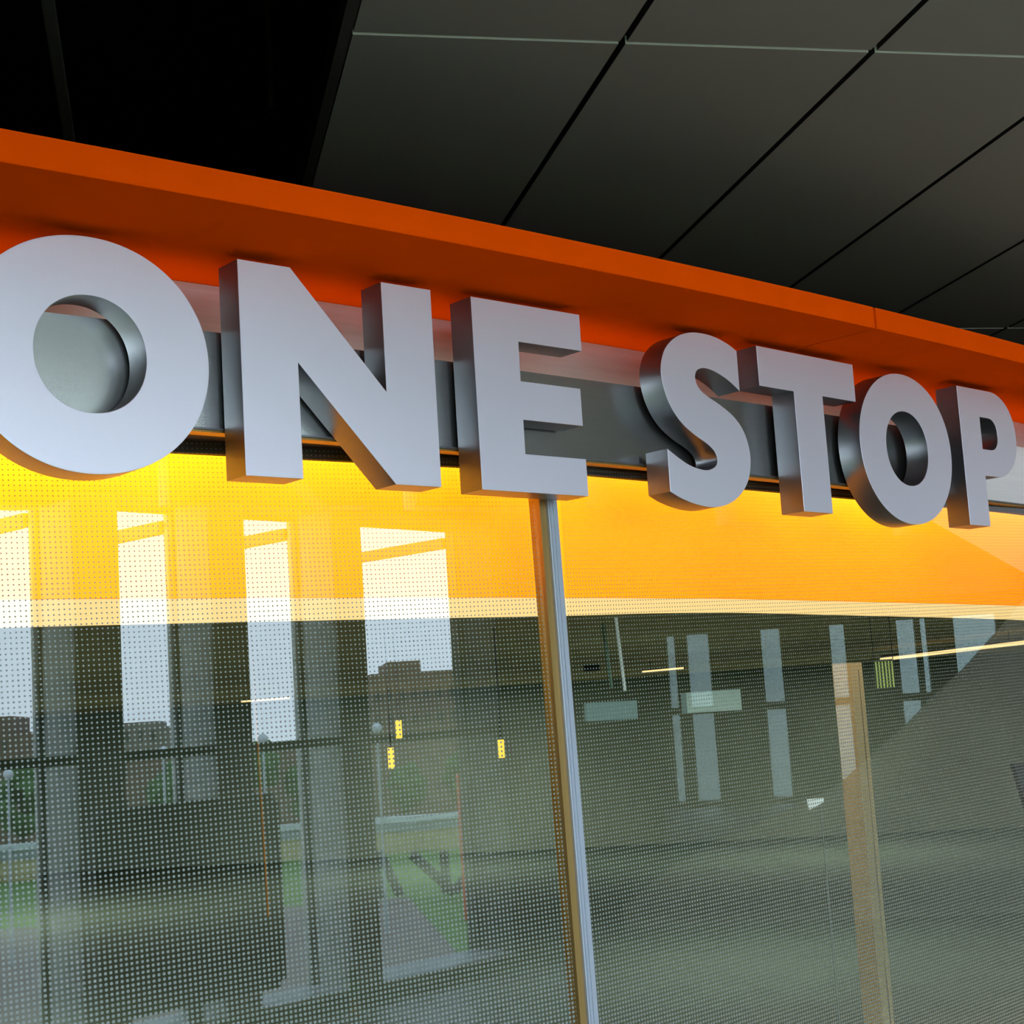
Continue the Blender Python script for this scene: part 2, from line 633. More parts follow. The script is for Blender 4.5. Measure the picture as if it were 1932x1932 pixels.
# --- orange fascia: folded metal, two lengths meeting at an open joint
prof = [(-.251, 2.672), (-.251, 2.614), (-.249, 2.612), (.275, 2.612), (.275, 2.672)]
tag(obj('soffit_fascia', arc_prism(prof, SL, 1.887, 60), M_ORANGE, smooth=20),
    'long orange metal fascia and soffit curving above the letters ONE ST', 'fascia', 'orange fascia lengths over the sign')
tag(obj('soffit_fascia', arc_prism(prof, 1.897, SR, 30), M_ORANGE, smooth=20),
    'shorter orange metal fascia length at far right, beyond the vertical joint', 'fascia', 'orange fascia lengths over the sign')
rf = [wall(SL + (SR - SL) * i / 24, .278) for i in range(25)]
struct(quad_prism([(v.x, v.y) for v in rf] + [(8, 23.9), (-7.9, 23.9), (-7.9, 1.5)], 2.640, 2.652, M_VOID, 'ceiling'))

# ------------------------------------------------------------------ shop interior
def spline(pts, s):
    for (a, va), (b, vb) in zip(pts, pts[1:]):
        if s <= b:
            return va + (vb - va) * (s - a) / (b - a)
    return pts[-1][1]


def smooth_pts(pts, n):
    out_ = []
    k = len(pts)
    for i in range(k - 1):
        p0, p1, p2, p3 = pts[max(i - 1, 0)], pts[i], pts[i + 1], pts[min(i + 2, k - 1)]
        for j in range(n):
            t = j / n
            out_.append(tuple(.5 * (2 * p1[c] + (p2[c] - p0[c]) * t + (2 * p0[c] - 5 * p1[c] + 4 * p2[c] - p3[c]) * t * t + (3 * p1[c] - p0[c] - 3 * p2[c] + p3[c]) * t ** 3) for c in (0, 1)))
    out_.append(pts[-1])
    return [wall(s, d) for s, d in out_]


front = smooth_pts([(-2.5, .70), (-1.2, .50), (-.36, .42), (0, .40), (.35, .38), (1.2, .345), (1.57, .342), (1.93, .335), (2.74, .37), (3.92, .39), (4.7, .41), (6.3, .46)], 6)
back = smooth_pts([(-2.5, 1.75), (-1.0, 1.45), (-.04, 1.23), (.82, 1.09), (1.78, .96), (2.14, .86), (2.62, .83), (3.6, .90), (5.4, .97), (6.3, 1.02)], 6)
ZB = 1.92
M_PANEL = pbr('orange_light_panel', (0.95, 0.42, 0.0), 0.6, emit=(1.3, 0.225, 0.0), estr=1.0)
M_UNDERGLOW = pbr('underside_glow', (0.85, 0.75, 0.55), 0.5, emit=(1.25, 0.80, 0.33), estr=1.0)  # bounced light on the plain underside, put in as emission
bk = empty('bulkhead', (0.5, 4.5, ZB), 0, 'glowing yellow-orange curved bulkhead hanging behind the top of the glass', 'bulkhead')


def ribbon(name, pts, z0, z1, th, mat):
    bm = bmesh.new()
    n = len(pts)
    r = []
    for i, p in enumerate(pts):
        q = pts[min(i + 1, n - 1)] - pts[max(i - 1, 0)]
        nn = Vector((-q.y, q.x, 0)).normalized() * th
        r.append([bm.verts.new(v) for v in (p + Vector((0, 0, z0)), p + nn + Vector((0, 0, z0)), p + nn + Vector((0, 0, z1)), p + Vector((0, 0, z1)))])
    for i in range(n - 1):
        for j in range(4):
            bm.faces.new((r[i][j], r[i][(j + 1) % 4], r[i + 1][(j + 1) % 4], r[i + 1][j]))
    bm.faces.new(r[0])
    bm.faces.new(r[-1])
    o = obj(name, bm, mat, smooth=30)
    o.parent = bk
    o.matrix_parent_inverse = Matrix.Translation(-bk.location)
    return o


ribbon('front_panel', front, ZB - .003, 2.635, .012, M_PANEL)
ribbon('back_panel', back, ZB + .002, 2.635, .012, M_DARK)
bm = bmesh.new()
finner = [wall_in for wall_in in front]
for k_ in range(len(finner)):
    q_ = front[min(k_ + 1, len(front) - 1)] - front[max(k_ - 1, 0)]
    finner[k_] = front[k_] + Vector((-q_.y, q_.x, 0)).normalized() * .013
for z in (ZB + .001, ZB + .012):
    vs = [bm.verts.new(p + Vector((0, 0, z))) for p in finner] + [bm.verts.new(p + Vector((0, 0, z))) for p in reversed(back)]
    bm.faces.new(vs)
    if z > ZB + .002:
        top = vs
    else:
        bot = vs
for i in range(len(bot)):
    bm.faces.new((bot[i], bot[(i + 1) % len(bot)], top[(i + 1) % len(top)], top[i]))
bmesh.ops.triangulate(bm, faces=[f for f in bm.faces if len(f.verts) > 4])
o = obj('underside_panel', bm, M_UNDERGLOW)
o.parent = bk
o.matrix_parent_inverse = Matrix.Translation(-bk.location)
o['label'] = 'pale cream lit underside'
# the lamp strip hidden over the head of the glass that washes the panel
bm = arc_prism(rect(.34, .37, 2.30, 2.31), SL, SR, 40)
bm.free()
for i in range(14):
    s = -2.2 + i * .62
    L = bpy.data.lights.new('head_lamp', 'AREA')
    L.shape = 'RECTANGLE'
    L.size, L.size_y = .62, .05
    L.energy = 7.5 if s < .2 else (4.5 if s < 3 else 2.0)
    L.color = (1.0, .90, .30)
    lo = bpy.data.objects.new('head_lamp', L)
    d_ = (.30 if s > .2 else .30 + .07 * (.2 - s) / 1.0)
    c = wall(s, d_)
    lo.location = (c.x, c.y, 2.42)
    lo.rotation_euler = (rad(-6), 0, A0 + s * KAP)
    COL.objects.link(lo)

# shop ceiling, floor is shared
M_SHOPCEIL = pbr('shop_ceiling_brown', (0.72, 0.56, 0.30), 0.7, noise=0.1, nscale=2)
shop_poly = [(v.x, v.y) for v in back] + [(9, 23.8), (-7.8, 23.8), (-7.8, 3.0)]
struct(quad_prism([(v.x, v.y) for v in front] + [(9.5, 17.5), (9.5, 18.2), (-7.6, 21.2), (-7.6, 1.6)], 0.001, 0.012, pbr('shop_carpet', (.12, .17, .13), .95, noise=.15, nscale=3), 'floor'))
struct(quad_prism(shop_poly, 2.02, 2.06, M_SHOPCEIL, 'ceiling'))
M_BEIGE = pbr('shop_back_wall', (0.31, 0.37, 0.29), 0.8, noise=0.25, nscale=0.8)
wall_seg('wall_shop_back', (11, 17.5), (-7.8, 21.0), 0, 2.03, -.1, M_BEIGE)
wall_seg('wall_shop_left', (-7.7, 1.2), (-7.7, 22.0), 0, 2.6, -.1, M_BEIGE)
wall_seg('wall_shop_right', (4.0, 8.05), (12, 18), 0, 2.6, -.1, M_BEIGE)
wall_seg('wall_shop_left_return', (-3.50, 1.12), (-7.9, 0.6), 0, 6, .12, M_DARK)
wall_seg('wall_shop_right_return', (3.80, 7.83), (8.0, 24.0), 0, 6, -.12, M_DARK)


def px_at(px, y, w):
    """a spot w metres ahead of the viewer"""
    a = math.atan((px - 966) / 2968)
    yh = 1357.8 + .0632 * (966 - px)
    return Vector((w * math.tan(a), w, EYE + (yh - y) * w / 2968))


M_WARM = emis('warm_tube', (1.0, .62, .28), 1.7)


def linear(p, q, r, label):
    c = (p + q) / 2
    e = empty('linear_lamp', c, 0, label, 'lamp', 'warm linear lamps in the shop')
    bm = bmesh.new()
    cyl(bm, p - c, q - c, r, n=8)
    obj('tube', bm, M_WARM, e)
    bm = bmesh.new()
    cyl(bm, p - c + Vector((0, 0, r * 1.6)), q - c + Vector((0, 0, r * 1.6)), r * .8, n=6)
    ho = obj('housing', bm, M_FRAME, e)
    for q_ in (.2, .8):
        bm = bmesh.new()
        v_ = (p - c).lerp(q - c, q_)
        cyl(bm, v_ + Vector((0, 0, r)), Vector((v_.x, v_.y, 2.021 - c.z)), .003, n=6)
        obj('suspension_wire', bm, M_FRAME, ho)


def zc_at(px, y, z):
    yh = 1357.8 + .0632 * (966 - px)
    return px_at(px, y, (z - EYE) * 2968 / (yh - y))


linear(zc_at(1640, 1247, 1.93), zc_at(1960, 1209, 1.93), .015, 'long warm linear lamp running to the right edge behind the glass')
linear(zc_at(1192, 1270, 1.93), zc_at(1268, 1263, 1.93), .008, 'short thin warm lamp seen right of the grey mullion')
linear(zc_at(437, 1326, 1.90), zc_at(527, 1319, 1.90), .008, 'short thin warm lamp seen through the left glass pane')

# wooden post inside, right of the mullion
M_WOOD = pbr('pale_maple', (0.80, 0.54, 0.27), 0.5, noise=0.10, nscale=3, stretch=(6, 6, .4))
wp = empty('wooden_post', (px_at(1581, 1300, 5.6).x, 5.6, 0), rad(-33), 'pale wooden post standing behind the glass, right of the mullion', 'post')
obj('shaft', B(-.068, 0, 0, .112, 0, 1.725), M_WOOD, wp)
obj('groove_strip', B(-.001, .0015, .070, .074, 0, 1.70), pbr('post_groove', (.20, .12, .05), .5), wp)


def hang_box(name, x0, x1, y0, y1, w, d, mat, label, cat):
    a, b = px_at(x0, y0, w), px_at(x1, y1, w)
    o = obj(name, B(a.x, b.x, w, w + d, b.z, a.z), mat)
    return tag(o, label, cat)


M_TEAL = pbr('pale_teal_glow', (0.25, 0.34, 0.33), 0.6, emit=(.45, .7, .66), estr=.18)  # boxes given a faint glow of their own
hang_box('wall_cabinet', 1082, 1177, 1329, 1357, 9, .4, M_TEAL, 'pale teal wall box just right of the mullion, behind the glass', 'cabinet')
hang_box('wall_cabinet', 1270, 1372, 1309, 1341, 11.5, .4, M_TEAL, 'pale teal louvred box below the small reflected windows', 'cabinet')
hang_box('hanging_sign', 1082, 1112, 1258, 1267, 12, .05, M_BLACK, 'tiny black hanging sign right beside the mullion', 'sign')
M_AMB = emis('amber_lamp', (1.0, .60, .08), 1.6)
for (x0, x1, y0, y1, lb) in ((723, 735, 1361, 1394, 'upper amber pendant lamp at the dark rail reflection'), (706, 718, 1412, 1450, 'lower amber pendant lamp left of the reflected red pole'), (912, 924, 1397, 1430, 'amber pendant lamp nearest the mullion')):
    a, b = px_at(x0, y0, 7), px_at(x1, y1, 7)
    c = (a + b) / 2
    e = empty('pendant_lamp', c, 0, lb, 'lamp', 'amber pendant lamps in the shop')
    bm = bmesh.new()
    cyl(bm, (0, 0, -(a.z - b.z) / 2), (0, 0, (a.z - b.z) / 2), (b.x - a.x) / 2)
    obj('shade', bm, M_AMB, e)
    bm = bmesh.new()
    cyl(bm, (0, 0, (a.z - b.z) / 2), (0, 0, 2.02 - c.z), .003, n=6)
    obj('cord', bm, M_FRAME, e)
L = bpy.data.lights.new('post_fill', 'AREA')  # unseen warm area light added to brighten the post
L.size = .3
L.energy = 85
L.color = (1, .85, .62)
lo = bpy.data.objects.new('post_fill', L)
lo.location = (3.0, 5.15, 1.97)
lo.rotation_euler = (0, rad(-35), 0)
COL.objects.link(lo)

def rod(px0, y0, px1, y1, w, r, mat, name, label, cat):
    a, b = px_at(px0, y0, w), px_at(px1, y1, w)
    a.z = 2.021
    bm = bmesh.new()
    cyl(bm, a, b, r, n=8)
    tag(obj(name, bm, mat), label, cat)


M_PALE = pbr('pale_rod_glow', (.75, .8, .8), .5, emit=(.7, .8, .8), estr=.25)  # faint glow put into the white rod
rod(1149, 1200, 1156, 1306, 7, .007, M_PALE, 'hanging_rod', 'thin white rod hanging from the shop ceiling, right of the mullion', 'rod')
rod(1124, 1205, 1131, 1300, 7.4, .009, pbr('green_rod', (.25, .38, .28), .5), 'hanging_rod', 'thin dull green rod hanging beside the white one', 'rod')
rod(460, 1340, 471, 1720, 6, .004, pbr('orange_cable', (.60, .22, .03), .6), 'hanging_cable', 'thin orange cable hanging behind the left glass pane', 'cable')

# striped poster: thin upright stripes
pa, pb = px_at(1626, 1248, 8), px_at(1662, 1302, 8)
e = empty('striped_poster', ((pa.x + pb.x) / 2, 8, pb.z), 0, 'small yellow-green striped poster right of the wooden post', 'poster')
wd = pb.x - pa.x
board = obj('board', B(-wd / 2, wd / 2, 0, .01, 0, pa.z - pb.z), pbr('poster_dark', (.10, .14, .06), .6), e)
for k in range(6):
    x = -wd / 2 + wd * (k + .5) / 6
    obj('stripe', B(x - wd * .035, x + wd * .035, -.002, 0, .01, pa.z - pb.z - .01), pbr('poster_stripe_glow', (.7, .75, .25), .6, emit=(.7, .8, .2), estr=.35), board)  # brightness of the stripes put in as glow
bm = bmesh.new()
for x in (-wd / 2, wd / 2):
    cyl(bm, (x, .005, pa.z - pb.z), (x, .005, 2.021 - pb.z), .002, n=6)
obj('hanging_wire', bm, M_FRAME, e)

# dark desk monitor at the right edge
md = px_at(1868, 1440, 6.6)
e = empty('desk_monitor', (md.x, 6.6, 0), rad(20), 'dark blue-black monitor low at the right frame edge, behind the glass', 'monitor')
bm = bmesh.new()
vs = [bm.verts.new(v) for v in ((0, 0, md.z), (.45, 0, md.z), (.50, 0, md.z - .36), (.085, 0, md.z - .36))]
f = bm.faces.new(vs)
r_x = bmesh.ops.extrude_face_region(bm, geom=[f])
bmesh.ops.translate(bm, verts=[v for v in r_x['geom'] if isinstance(v, bmesh.types.BMVert)], vec=(0, .03, 0))
obj('panel', bm, pbr('monitor_black', (.012, .014, .03), .4), e)
obj('stand', B(.26, .30, .03, .06, 0, md.z - .10), M_FRAME, e)

# white folded card on a slim stand
M_GREYW_ = pbr('slim_stand', (.30, .36, .33), .6)
ca = px_at(1494, 1515, 6.5)
e = empty('folded_card', (ca.x, 6.5, 0), 0, 'small bright white folded card standing low behind the right pane', 'card')
bm = bmesh.new()
vs = [bm.verts.new(v) for v in ((-.034, 0, ca.z + .022), (.036, 0, ca.z + .024), (.032, 0, ca.z + .006), (-.028, 0, ca.z - .022))]
f = bm.faces.new(vs)
r_x = bmesh.ops.extrude_face_region(bm, geom=[f])
bmesh.ops.translate(bm, verts=[v for v in r_x['geom'] if isinstance(v, bmesh.types.BMVert)], vec=(0, .01, 0))
obj('card', bm, pbr('white_card_glow', (.85, .9, .92), .5, emit=(.8, .9, .95), estr=.35), e)  # card's brightness partly put in as glow
bm = bmesh.new()
cyl(bm, (.020, .005, 0), (.020, .005, ca.z + .0), .003, n=8)
obj('stand', bm, M_GREYW_, e)

# unseen area lights added to brighten the shop interior
for x, y in ((-3.5, 8), (-4.5, 15), (-1, 17.5), (3, 16.5), (1.5, 10), (6, 15)):
    L = bpy.data.lights.new('shop_fill', 'AREA')
    L.size = 1.2
    L.energy = 42
    L.color = (1, .9, .75)
    lo = bpy.data.objects.new('shop_fill', L)
    lo.location = (x, y, 1.98)
    COL.objects.link(lo)

# ------------------------------------------------------------------ the letters
def flat_poly_to_mesh(loops, depth, bevel):
    cu = bpy.data.curves.new('outline', 'CURVE')
    cu.dimensions = '2D'
    cu.fill_mode = 'BOTH'
    cu.extrude = depth / 2 - bevel
    cu.bevel_depth = bevel
    cu.bevel_resolution = 2
    for lp in loops:
        sp_ = cu.splines.new('POLY')
        sp_.points.add(len(lp) - 1)
        for p, (x, y) in zip(sp_.points, lp):
            p.co = (x * H, y * H, 0, 1)
        sp_.use_cyclic_u = True
    ob = bpy.data.objects.new('outline', cu)
    COL.objects.link(ob)
    dg = bpy.context.evaluated_depsgraph_get()
    me = bpy.data.meshes.new_from_object(ob.evaluated_get(dg))
    bpy.data.objects.remove(ob)
    return me


def letter(word, loops, pos, ang, label, studs):
    e = empty('sign_letter', (pos[0] * H, pos[1] * H, EYE + 1.163 * H), rad(ang), label, 'letter', 'silver sign letters')
    D = .0787
    me = flat_poly_to_mesh(loops, D, .0011)
    R90 = Matrix.Rotation(rad(90), 4, 'X')
    me.transform(Matrix.Translation((0, D / 2, 0)) @ R90)
    bm = bmesh.new()
    bm.from_mesh(me)
    bm.normal_update()
    for part, test, mat in (('front_face', lambda f: f.calc_center_median().y < .0012, M_LETTER), ('side_return', lambda f: f.calc_center_median().y >= .0012, M_LETTER_SHADED)):
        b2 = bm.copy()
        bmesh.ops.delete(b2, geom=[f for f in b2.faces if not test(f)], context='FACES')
        m2 = bpy.data.meshes.new(part)
        b2.to_mesh(m2)
        b2.free()
        m2.materials.clear()
        m2.materials.append(mat)
        m2.shade_smooth()
        m2.set_sharp_from_angle(angle=rad(25))
        link(bpy.data.objects.new(part, m2), e)
    bm.free()
    for ux, uz in studs:
        bm = bmesh.new()
        cyl(bm, (ux * H, D - .002, uz * H), (ux * H, D + .0112, uz * H), .006, n=10)
        obj('mounting_stud', bm, M_BLACK, e)
    return e


O_ = [sup(0, .483, .556, .514, e=2.06, n=120), sup(.003, .485, .257, .258, e=2.08, n=96)]
N_ = [[(0, 0), (.300, 0), (.300, .553), (.832, 0), (1.106, 0), (1.106, 1), (.805, 1), (.805, .446), (.279, 1), (0, 1)]]
E_ = [[(0, 0), (.744, 0), (.744, .198), (.306, .198), (.306, .384), (.738, .384), (.738, .585), (.306, .585), (.306, .802), (.768, .802), (.768, 1), (0, 1)]]
T_ = [[(.353, 0), (.657, 0), (.657, .756), (1.034, .756), (1.034, 1), (0, 1), (0, .756), (.353, .756)]]
SP = [(0.165, 0.767), (0.18, 0.641), (0.227, 0.541), (0.299, 0.467), (0.409, 0.405), (0.505, 0.362), (0.571, 0.318), (0.594, 0.27), (0.58, 0.229), (0.529, 0.201), (0.468, 0.194), (0.364, 0.211), (0.274, 0.246), (0.171, 0.298), (0.012, 0.250), (0.010, 0.020),
      (0.1, 0.0)]
S_OUT = [(0.167, 0.767), (0.18, 0.655), (0.227, 0.552), (0.305, 0.467), (0.41, 0.403), (0.515, 0.357), (0.575, 0.316), (0.597, 0.268), (0.58, 0.228), (0.53, 0.202), (0.468, 0.195), (0.364, 0.211), (0.274, 0.245), (0.171, 0.298),
         (0.169, 0.058), (0.25, 0.026), (0.37, -0.003), (0.515, -0.016), (0.651, 0.005), (0.769, 0.064), (0.855, 0.154), (0.893, 0.268), (0.885, 0.375), (0.840, 0.470), (0.760, 0.542), (0.649, 0.598), (0.533, 0.645), (0.470, 0.690), (0.452, 0.742), (0.472, 0.787), (0.528, 0.809), (0.605, 0.806), (0.696, 0.78), (0.770, 0.748), (0.846, 0.703),
         (0.847, 0.943), (0.775, 0.975), (0.674, 1.003), (0.565, 1.015), (0.456, 1.010), (0.355, 0.984), (0.268, 0.936), (0.203, 0.867)]
S_ = [catmull(S_OUT, corners=(13, 14, 34, 35), sub=5)]
P_ = [[(0, 0), (.279, 0), (.279, .369)] + sup(.45, .685, .342, .316, -90, 90, 40, 2.1) + [(0, 1)],
      [(.279, .560)] + sup(.395, .681, .125, .121, -90, 90, 28, 2.3) + [(.279, .802)]]


def arc_pos(su):
    w_ = wall(su * H)
    return (w_.x / H, w_.y / H), math.degrees(A0 + su * H * KAP)


pO, aO = arc_pos(-.6)
ao = rad(aO)
letter('O', O_, (pO[0] - .128 * math.cos(ao), pO[1] - .128 * math.sin(ao)), aO, 'largest silver metal letter O, cut off by the left frame edge', ((-.42, .48), (.42, .48)))
letter('N', N_, (-1.1804, 6.9782), 40.64, 'silver metal letter N standing between the big O and the E', ((.15, .5), (.95, .5)))
letter('E', E_, (-.1401, 7.8699), 41.77, 'silver metal letter E in front of the top of the mullion', ((.15, .3), (.15, .65)))
pS, aS = arc_pos(2.1)
a_s = rad(aS)
letter('S', S_, (pS[0] + .5 * math.cos(a_s), pS[1] + .5 * math.sin(a_s)), aS, 'silver metal letter S, curved, between the E and the T', ((.35, .53), (.72, .47)))
letter('T', T_, (1.5532, 9.4006), 44.62, 'silver metal letter T between the S and the smaller O', ((.5, .3), (.5, .65)))
p2, a2 = arc_pos(4.1)
a_2 = rad(a2)
letter('O', O_, (p2[0] + 1.154 * math.cos(a_2), p2[1] + 1.154 * math.sin(a_2)), a2, 'smaller silver metal letter O between the T and the P', ((-.42, .48), (.42, .48)))
letter('P', P_, (3.2303, 11.0621), 44.6, 'silver metal letter P, last letter at the right frame edge', ((.14, .3), (.14, .6)))

# ------------------------------------------------------------------ outdoors, beyond the window wall (seen reflected)
OL = Vector((-3.669, 5.05, 0))
aL = rad(-27.3)
FL = Vector((math.cos(aL), math.sin(aL), 0))
LL = Vector((-math.sin(aL), math.cos(aL), 0))
GZ = -6.0


def yh(px):
    return 1357.8 + .0632 * (966 - px)


def ez(px, y, w):
    return EYE + (yh(px) - y) * w / 2968


def ebox(bm, px0, px1, w, depth, z0, z1, p0=500, org=OL, f=FL, l=LL):
    wbox(bm, tanoff(px0, p0, w), tanoff(px1, p0, w), w, w + depth, z0, z1, org, l, f)


M_GRASS = pbr('lawn', (0.11, 0.21, 0.035), 0.9, noise=0.3, nscale=1.5)
M_PAVE = pbr('brick_paving', (0.21, 0.16, 0.13), 0.85, noise=0.15, nscale=2)
M_BRICK = pbr('brown_brick', (0.20, 0.125, 0.085), 0.9, noise=0.12, nscale=.6)
M_BRICK2 = pbr('tan_building', (0.24, 0.19, 0.15), 0.9, noise=0.1, nscale=.5)
M_CREAM = pbr('cream_wall', (0.50, 0.42, 0.20), 0.8)
M_WHITE = pbr('white_coping', (0.75, 0.80, 0.80), 0.6)
M_GREYW = pbr('grey_band', (0.30, 0.33, 0.32), 0.7)
M_LEAF = pbr('tree_leaf', (0.06, 0.13, 0.03), 0.9, noise=0.4, nscale=4)
M_BARK = pbr('bark', (0.08, 0.05, 0.03), 0.9)
gp = [OL + FL * 12 + LL * -70, OL + FL * 12 + LL * 70, OL + FL * 260 + LL * 160, OL + FL * 260 + LL * -160]
g = quad_prism([(v.x, v.y) for v in gp], GZ - .5, GZ, M_GRASS, 'lawn')
tag(g, 'green lawn outdoors, reflected low in the left glass pane', 'lawn', kind='stuff')
bm = bmesh.new()
wbox(bm, -60, 6, 20, 72, GZ, GZ + .03, OL, LL, FL)
tag(obj('brick_pavement', bm, M_PAVE), 'reddish grey pavement outdoors, reflected between the window piers', 'pavement')
pw = empty('boundary_parapet', OL + FL * 98, aL - rad(90), 'low cream wall with white coping outdoors, reflected across the left pane', 'wall')
def pp(name, z0, z1, d0, d1, mat, par):
    bm = bmesh.new()
    wbox(bm, -60, 60, 98 + d0, 98 + d1, z0, z1, OL, LL, FL)
    o = obj(name, bm, mat)
    o.parent = par
    bpy.context.view_layer.update()
    o.matrix_parent_inverse = par.matrix_world.inverted()
pp('cream_base', GZ, -4.75, 0, .5, M_CREAM, pw)
pp('grey_band', -4.75, -4.2, -.1, .5, M_GREYW, pw)
pp('white_coping', -4.2, -3.85, -.2, .6, M_WHITE, pw)


def building(label, w, blocks, mat, name='apartment_building'):
    c = sum((tanoff(b[0], 500, w) + tanoff(b[1], 500, w)) / 2 for b in blocks) / len(blocks)
    e = empty(name, OL + FL * w + LL * c + Vector((0, 0, GZ)), 0, label, 'building', 'brown buildings on the skyline')
    for i, (x0, x1, y) in enumerate(blocks):
        bm = bmesh.new()
        ebox(bm, x0, x1, w + i * .05, 14, GZ, ez((x0 + x1) / 2, y, w))
        o = obj('block', bm, mat)
        o.parent = e
        o.matrix_parent_inverse = Matrix.Translation(-e.location)
    for fl in range(4):
        z = GZ + 2 + fl * 2.9
        x0, x1 = blocks[0][0], blocks[0][1]
        n = min(12, max(2, int((x1 - x0) / 22)))
        for k in range(n):
            cx_ = x0 + (k + .5) * (x1 - x0) / n
            if z + 1.3 < ez(cx_, blocks[0][2], w):
                bm = bmesh.new()
                ebox(bm, cx_ - 3, cx_ + 3, w - .05, .1, z, z + 1.2)
                o = obj('window', bm, M_FRAME, None)
                o.parent = e
                o.matrix_parent_inverse = Matrix.Translation(-e.location)



building('tall brown apartment block with stepped top reflected in the widest window gap', 180, [(700, 885, 1268), (733, 796, 1249)], M_BRICK)
building('low brown rooftops reflected at the left frame edge', 190, [(-60, 27, 1357), (27, 76, 1383), (76, 120, 1362)], M_BRICK)
building('low tan rooftops reflected in the second window gap', 185, [(230, 302, 1364), (302, 331, 1371), (331, 350, 1358)], M_BRICK2)
building('long brown row of houses reflected below the rail', 130, [(-80, 1000, 1415)], M_BRICK, 'row_house')


def tree(px, w, ytop, rad_, label):
    zt = ez(px, ytop, w)
    c = OL + FL * w + LL * tanoff(px, 500, w)
    e = empty('tree', (c.x, c.y, GZ), 0, label, 'tree', 'trees beyond the low wall')
    bm = bmesh.new()
    cyl(bm, (0, 0, 0), (0, 0, zt - GZ - rad_), .25, .12, 8)
    obj('trunk', bm, M_BARK, e)
    bm = bmesh.new()
    for k in range(46):
        a_, b_ = random.uniform(0, 6.28), random.uniform(-1, 1)
        rr_ = rad_ * random.uniform(.35, .85)
        pz = zt - GZ - rad_ * 1.1 + b_ * rad_ * .9
        pr = math.sqrt(max(0, 1 - b_ * b_)) * rr_
        mtx = Matrix.Translation((math.cos(a_) * pr, math.sin(a_) * pr, pz)) @ Matrix.Scale(rad_ * random.uniform(.22, .38), 4)
        bmesh.ops.create_icosphere(bm, subdivisions=1, radius=1, matrix=mtx)
    for v in bm.verts:
        v.co += Vector((random.uniform(-.15, .15), random.uniform(-.15, .15), random.uniform(-.15, .15))) * rad_ * .5
    obj('crown', bm, M_LEAF, e)


for i, (px, yt, rr_, lb) in enumerate(((40, 1440, 2.2, 'leafy green tree reflected at the left frame edge'), (320, 1432, 1.9, 'leafy green tree reflected above the dark screen'),
                                    (488, 1392, 1.6, 'pale green tree reflected at the skyline in the third window gap'), (578, 1430, 1.9, 'leafy green tree reflected right of the dark screen'),
                                    (755, 1440, 1.6, 'green tree reflected in the widest gap, left half'), (872, 1415, 1.9, 'green tree reflected beside the red pole'))):
    tree(px, 112 + i, yt, rr_, lb)

M_GLOBE = pbr('white_globe', (.85, .9, .9), .4)
M_POLE = pbr('pale_pole', (.45, .5, .5), .5)
for px, y, lb in ((18, 1463, 'white globe street lamp reflected at far left'), (308, 1421, 'white globe street lamp reflected above the dark screen'), (494, 1398, 'white globe street lamp reflected right of the screen'), (708, 1378, 'white globe street lamp reflected at the edge of the widest gap')):
    c = OL + FL * 60 + LL * tanoff(px, 500, 60)
    e = empty('street_lamp', (c.x, c.y, GZ + .031), 0, lb, 'street lamp', 'globe street lamps')
    z = ez(px, y, 60) - GZ
    bm = bmesh.new()
    cyl(bm, (0, 0, 0), (0, 0, z), .07, .04, 8)
    po = obj('pole', bm, M_POLE, e)
    bm = bmesh.new()
    bmesh.ops.create_icosphere(bm, subdivisions=3, radius=.19, matrix=Matrix.Translation((0, 0, z + .05)))
    obj('globe', bm, M_GLOBE, po, 60)

c = OL + FL * 62 + LL * tanoff(857, 500, 62)
e = empty('bent_pole', (c.x, c.y, GZ + .031), aL - rad(90), 'bright red bent pole outdoors, reflected in the widest window gap', 'pole')
bm = bmesh.new()
zz = ez(857, 1462, 62) - GZ
cyl(bm, (0, 0, 0), (.05, 0, zz), .11, .10, 8)
cyl(bm, (.05, 0, zz), (-.75, 0, zz + .35), .07, .05, 8)
obj('shaft', bm, pbr('red_paint', (.75, .09, .04), .5), e)

# crossing struts in front of the lawn
M_STRUT = pbr('dark_strut', (.07, .065, .055), .7)
e = empty('cross_brace', OL + FL * 80 + Vector((0, 0, GZ)), aL - rad(90), 'dark crossing struts over the lawn, reflected low in the widest gap', 'brace')
for (x0, y0, x1, y1) in ((700, 1600, 735, 1680), (760, 1605, 835, 1685), (885, 1610, 835, 1685), (820, 1600, 822, 1690), (690, 1600, 700, 1690)):
    bm = bmesh.new()
    a_ = OL + FL * 70 + LL * tanoff(x0, 500, 70) + Vector((0, 0, ez(x0, y0, 70)))
    b_ = OL + FL * 70 + LL * tanoff(x1, 500, 70) + Vector((0, 0, max(GZ + .28, ez(x1, y1, 70))))
    cyl(bm, a_, b_, .22, n=6)
    o = obj('strut', bm, M_STRUT)
    o.parent = e
    bpy.context.view_layer.update()
    o.matrix_parent_inverse = e.matrix_world.inverted()

# outside the far end wall
bm = bmesh.new()
wbox(bm, -14, 26, 45, 55, GZ, 9, OR, LR, FR)
tag(obj('pale_building', bm, pbr('pale_concrete', (.25, .28, .27), .8, noise=.1, nscale=.4)), 'pale grey building outdoors seen only through the small far windows', 'building')

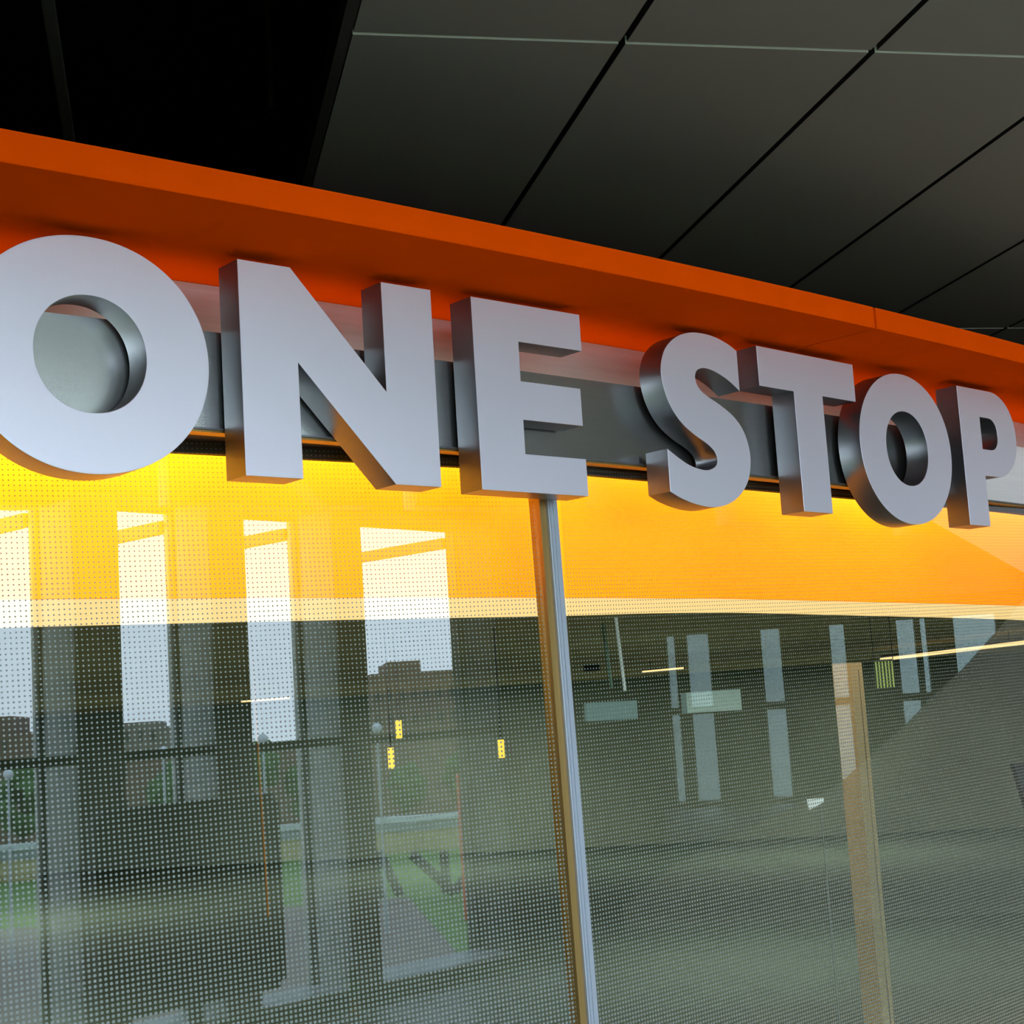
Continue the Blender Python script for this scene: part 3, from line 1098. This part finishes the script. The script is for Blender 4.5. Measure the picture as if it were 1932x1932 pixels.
# ------------------------------------------------------------------ hall things seen reflected
# dark screen on a stand
M_SCREEN = pbr('dark_screen_back', (.020, .022, .016), .45)
ws = 6.45
c = OL + FL * ws + LL * tanoff(352, 500, ws)
e = empty('display_screen', (c.x, c.y, 0), AW, 'large dark rounded display screen reflected in the left glass pane', 'screen')
bm = bmesh.new()
box(bm, -.45, .43, -.03, .03, .58, 1.36)
bmesh.ops.bevel(bm, geom=[ed for ed in bm.edges if abs(ed.verts[0].co.y - ed.verts[1].co.y) > .01], offset=.03, segments=5, affect='EDGES')
obj('panel', bm, M_SCREEN, e, 30)
bm = bmesh.new()
cyl(bm, (0, 0, .03), (0, 0, .6), .03)
obj('stand', bm, M_FRAME, e)
obj('base', B(-.3, .3, -.2, .2, 0, .03), M_FRAME, e)

wk = 9.2
c = OL + FL * wk + LL * tanoff(641, 500, wk)
e = empty('spray_bottle', (c.x, c.y, 0), aL - rad(90), 'small bottle with white cap, green body and orange foot, reflected by a pier', 'bottle')
for nm, r0, r1, z0, z1, cl_ in (('foot', .028, .028, 0, .10, (.75, .32, .05)), ('body', .028, .026, .10, .26, (.16, .32, .05)), ('cap', .030, .022, .26, .33, (.85, .95, .95))):
    bm = bmesh.new()
    cyl(bm, (0, 0, z0), (0, 0, z1), r0, r1, n=16)
    obj(nm, bm, pbr('bottle_' + nm, cl_, .5), e, 40)

# inclined stair side
e = empty('stair_balustrade', OR + FR * 12, aR - rad(90), 'plain grey-green stair side rising to the right, reflected in the right pane', 'stair')
pr = [(1150, 1700), (1250, 1625), (1335, 1581), (1430, 1540), (1510, 1503), (1570, 1474), (1632, 1423), (1699, 1370), (1763, 1311), (1819, 1266), (1892, 1196), (1990, 1100)]
bm = bmesh.new()
up, dn = [], []
for x, y in pr:
    r = tanoff(x, 1500, 12)
    z = ez(x, y, 12)
    up.append(r)
    q = []
    for dd in (12, 12.15):
        pt = OR + FR * dd + LL * 0 + LR * r
        q += [bm.verts.new(pt + Vector((0, 0, z))), bm.verts.new(pt)]
    dn.append(q)
for a_, b_ in zip(dn, dn[1:]):
    bm.faces.new((a_[0], b_[0], b_[1], a_[1]))
    bm.faces.new((a_[2], b_[2], b_[3], a_[3]))
    bm.faces.new((a_[0], b_[0], b_[2], a_[2]))
    bm.faces.new((a_[1], b_[1], b_[3], a_[3]))
for a_ in (dn[0], dn[-1]):
    bm.faces.new((a_[0], a_[1], a_[3], a_[2]))
bpy.context.view_layer.update()
o = obj('side_panel', bm, pbr('stair_grey', (.74, .78, .68), .7))
o.parent = e
o.matrix_parent_inverse = e.matrix_world.inverted()

# pale ceiling raft over the far hall, its window light put in as glow
line = [(.18, 9.0), (1.45, 14.2), (3.1, 21.0)]
pts = [OR + LR * r + FR * w_ for r, w_ in line] + [OR + LR * 6.5 + FR * 21, OR + LR * 3.2 + FR * 9]
o = quad_prism([(v.x, v.y) for v in pts], 3.0, 3.05, pbr('raft_added_glow', (.7, .7, .7), .7, emit=(.85, .9, 1), estr=.7), 'pale_ceiling_raft')
tag(o, 'large pale ceiling panel with added glow, reflected at the upper right of the orange glass', 'ceiling panel')
